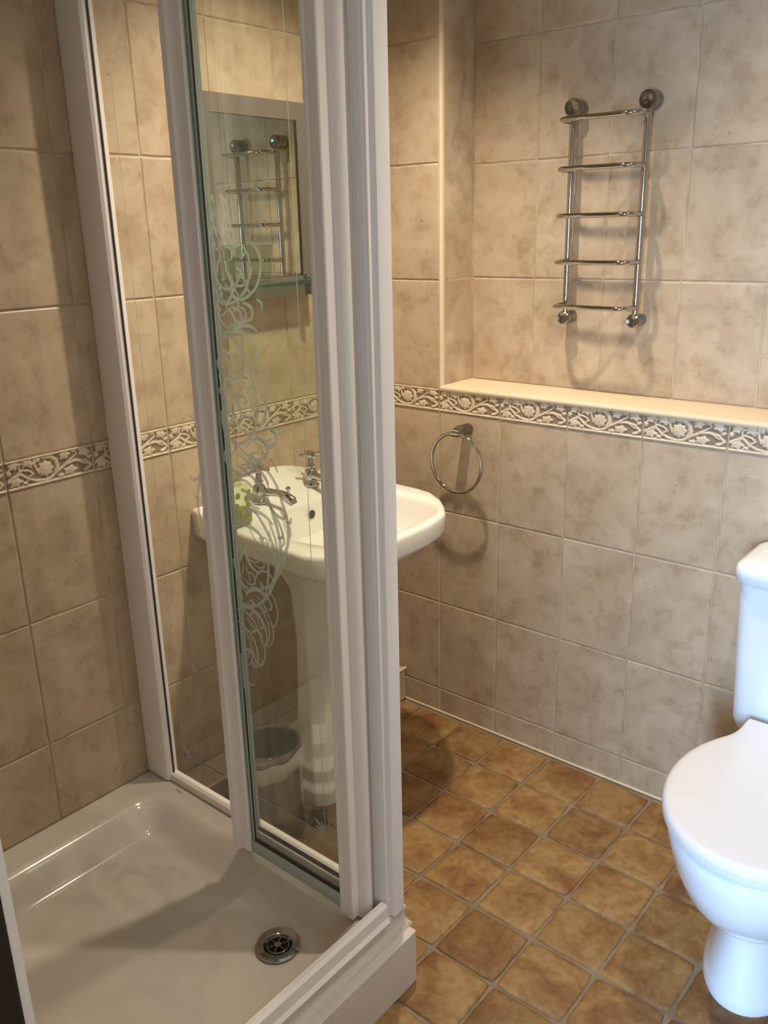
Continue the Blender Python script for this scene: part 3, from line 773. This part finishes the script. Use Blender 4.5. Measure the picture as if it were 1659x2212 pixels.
# ------------------------------------------------------------------ bin
bn = empty('pedal_bin', (.245, -.735, 0.002), 'small stainless steel pedal bin with white liner beside basin pedestal', 'bin')
BR = .078
MB().lathe([(BR + .002, 0), (BR + .002, .008)], n=48).build('base_ring', BLACK, bn, True)
MB().lathe([(BR, .008), (BR, .232)], n=56, cap1=False).build('body', STEEL, bn, True)
MB().lathe([(BR + .0015, .232), (BR + .0025, .236), (BR + .002, .258), (BR, .262), (BR - .008, .258), (BR - .010, .20)], n=56, cap0=False, cap1=False).build('rim_band', STEEL, bn, True)
MB().lathe([(BR - .006, .10), (BR - .007, .252)], n=48, cap1=False).build('inner_bucket', DSTEEL, bn, True)
ls = []
for z, r, amp in ((.242, .0045, .001), (.232, .011, .002), (.220, .014, .004), (.207, .012, .006), (.196, .006, .004)):
    ls.append([Vector(((BR + r + amp * math.sin(5 * a + z * 60) + amp * .5 * math.sin(11 * a)) * math.cos(a), (BR + r + amp * math.sin(5 * a + z * 60)) * math.sin(a), z + .010 * math.sin(a * 2 + .7) + .004 * math.sin(7 * a))) for a in [2 * PI * k / 64 for k in range(64)]])
MB().rings(ls, True, False, False).build('liner', BAG, bn, True)
MB().box(-.022, .022, -.0, .044, .004, .026, .004).build('pedal', BLACK, bn).matrix_local = Matrix.Translation((.062, .072, 0)) @ Matrix.Rotation(-.8, 4, 'Z')
MB().box(-.012, .012, -.012, .012, .222, .25, .003).build('hinge', BLACK, bn).matrix_local = Matrix.Translation((-.066, -.066, 0)) @ Matrix.Rotation(-.8, 4, 'Z')

# ------------------------------------------------------------------ towel ring
tr = empty('towel_ring', (.345, 0, .953), 'chrome towel ring on tiled wall below carved border', 'towel ring')
MB().lathe([(.0165, -.001), (.0165, .050), (.0150, .054), (.0138, .056)], (0, 0, 0), 'y', 36).build('wall_post', STEEL, tr, True, 40)
pk = MB(); pk.tube([(-.012, -.060, -.002), (.012, -.060, -.002)], .0115, 18); pk.lathe([(.010, .052), (.010, .066)], (0, 0, -.002), 'y', 20); pk.build('swivel', CHROME, tr, True, 40)
MB().torus((0, -.060, -.0885), .0855, .0050, 'y', 80, 12).build('ring', CHROME, tr, True, 0)

# ------------------------------------------------------------------ towel rail
rl = empty('towel_rail', (.675, RD, 1.27), 'chrome ladder towel rail with five bowed bars in wall recess', 'towel rail')
px = (-.098, .098); PY = -.037; zt = .505; zb_ = 0.0
for s_ in px:
    MB().tube([(s_, PY, -.004), (s_, PY, .500)], .0088, 20).build('upright', CHROME, rl, True, 40)
    for z in (zt, 0):
        b = MB().lathe([(.0205, .001), (.0215, .004), (.0215, .020), (.0205, .022), (.0205, .024), (.0215, .026), (.0215, .045), (.0200, .048), (.010, .048), (.006, .046)] if z else [(.0155, .001), (.0160, .030), (.0172, .032), (.0172, .050), (.014, .053), (.007, .050)], (s_, 0, z - (.0 if z else .006)), 'y', 32)
        b.build('wall_bracket', STEEL, rl, True, 30)
def bar_path(z):
    out = []; x0, x1 = px; e = .006; yb = -.106; r = .030
    out.append((x0, PY - .004, z)); 
    xo0, xo1 = x0 - .006, x1 + .006
    out.append((xo0, PY - .014, z)); out.append((xo0, yb + r, z))
    for k in range(1, 7):
        a = k / 6 * PI / 2; out.append((xo0 + r - r * math.cos(a), yb + r - r * math.sin(a), z))
    out.append(((x0 + x1) / 2, yb, z))
    for k in range(0, 7):
        a = PI / 2 - k / 6 * PI / 2; out.append((xo1 - r + r * math.cos(a), yb + r - r * math.sin(a), z))
    out.append((xo1, PY - .014, z)); out.append((x1, PY - .004, z)); return out
for z in (.473, .360, .250, .138, .028):
    MB().tube(bar_path(z), .0062, 14).build('bar', CHROME, rl, True, 0)

# ------------------------------------------------------------------ toilet
TXC = 1.372
wc = empty('toilet', (TXC, 0, 0), 'white close-coupled toilet with lid closed against tiled wall', 'toilet')
def egg(a, f, b, z, n=56, e=2.12, xb=1.0, rx=0):
    """egg outline: half width a, front y f (negative), back y b"""
    yc = b - (b - f) * .42; r = []
    for k in range(n):
        t = 2 * PI * k / n; c, s_ = math.cos(t), math.sin(t)
        x = a * math.copysign(abs(c) ** (2 / e), c)
        y = yc + (abs(s_) ** (2 / e)) * ((b - yc) if s_ > 0 else -(yc - f))
        r.append(Vector((x, y, z)))
    return r
secs = [(.106, -.560, -.18, 0), (.108, -.564, -.18, .010), (.104, -.560, -.18, .03), (.090, -.545, -.18, .09), (.084, -.538, -.18, .14), (.084, -.540, -.18, .185), (.088, -.548, -.18, .197),
        (.112, -.590, -.17, .212), (.140, -.628, -.16, .240), (.162, -.660, -.15, .280), (.176, -.684, -.16, .33), (.186, -.697, -.17, .375), (.188, -.702, -.17, .402), (.185, -.699, -.17, .411), (.178, -.692, -.17, .414)]
MB().rings([egg(*s_) for s_ in secs]).build('bowl', WCER, wc, True, 60)
def lid_outline(off, z, n=0):
    half = [(.0, -.705), (.03, -.703), (.065, -.692), (.10, -.670), (.135, -.635), (.165, -.585), (.183, -.53), (.190, -.475), (.187, -.42), (.176, -.370), (.158, -.325), (.140, -.290), (.132, -.26), (.130, -.225), (.128, -.200)]
    pts = cat(half, 3); full = [(x, y) for x, y in pts] + [(-x, y) for x, y in pts[::-1] if x > 1e-5]
    cx, cy = 0, -.45; out = []
    for x, y in full:
        l = math.hypot(x - cx, y - cy) or 1; k = (l - off) / l
        out.append(Vector((cx + (x - cx) * k, cy + (y - cy) * k, z)))
    return out
MB().rings([lid_outline(.030, .411), lid_outline(.013, .4145), lid_outline(.013, .421), lid_outline(.02, .4235)]).build('seat', SEATM, wc, True, 60)
MB().rings([lid_outline(.008, .4245), lid_outline(.0, .427), lid_outline(.0, .438), lid_outline(.003, .446), lid_outline(.009, .4505), lid_outline(.02, .4525), lid_outline(.10, .4545)]).build('lid', SEATM, wc, True, 60)
for s_ in (-.07, .07): MB().tube([(s_ - .02, -.205, .437), (s_ + .02, -.205, .437)], .009, 14).build('hinge', SEATM, wc, True, 40)
def rrect(x0, x1, y0, y1, r, z, n=6):
    out = []
    for cx, cy, a0 in ((x1 - r, y1 - r, 0), (x0 + r, y1 - r, PI / 2), (x0 + r, y0 + r, PI), (x1 - r, y0 + r, 1.5 * PI)):
        for k in range(n + 1):
            a = a0 + k / n * PI / 2; out.append(Vector((cx + r * math.cos(a), cy + r * math.sin(a), z)))
    return out
cw = .190
MB().rings([rrect(-cw + .035, cw - .035, -.165, -.012, .03, .385), rrect(-cw + .020, cw - .020, -.178, -.008, .032, .398), rrect(-cw + .012, cw - .012, -.182, -.006, .035, .42), rrect(-cw + .006, cw - .006, -.188, -.006, .035, .58), rrect(-cw, cw, -.194, -.006, .035, .755)]).build('cistern', WCER, wc, True, 60)
MB().rings([rrect(-cw + .004, cw - .004, -.196, -.004, .036, .752), rrect(-cw - .008, cw + .008, -.206, -.003, .04, .760), rrect(-cw - .010, cw + .010, -.208, -.003, .04, .785), rrect(-cw - .006, cw + .006, -.204, -.004, .04, .796), rrect(-cw + .006, cw - .006, -.194, -.012, .036, .803), rrect(-cw + .03, cw - .03, -.17, -.03, .03, .806)]).build('cistern_lid', WCER, wc, True, 60)
MB().rings([rrect(-.10, .10, -.26, -.02, .03, .36), rrect(-.11, .11, -.27, -.02, .03, .398)]).build('cistern_shelf', WCER, wc, True, 60)
MB().lathe([(.02, .806), (.02, .811), (.016, .812)], (0, -.1, 0), n=28).build('flush_button', CHROME, wc, True)
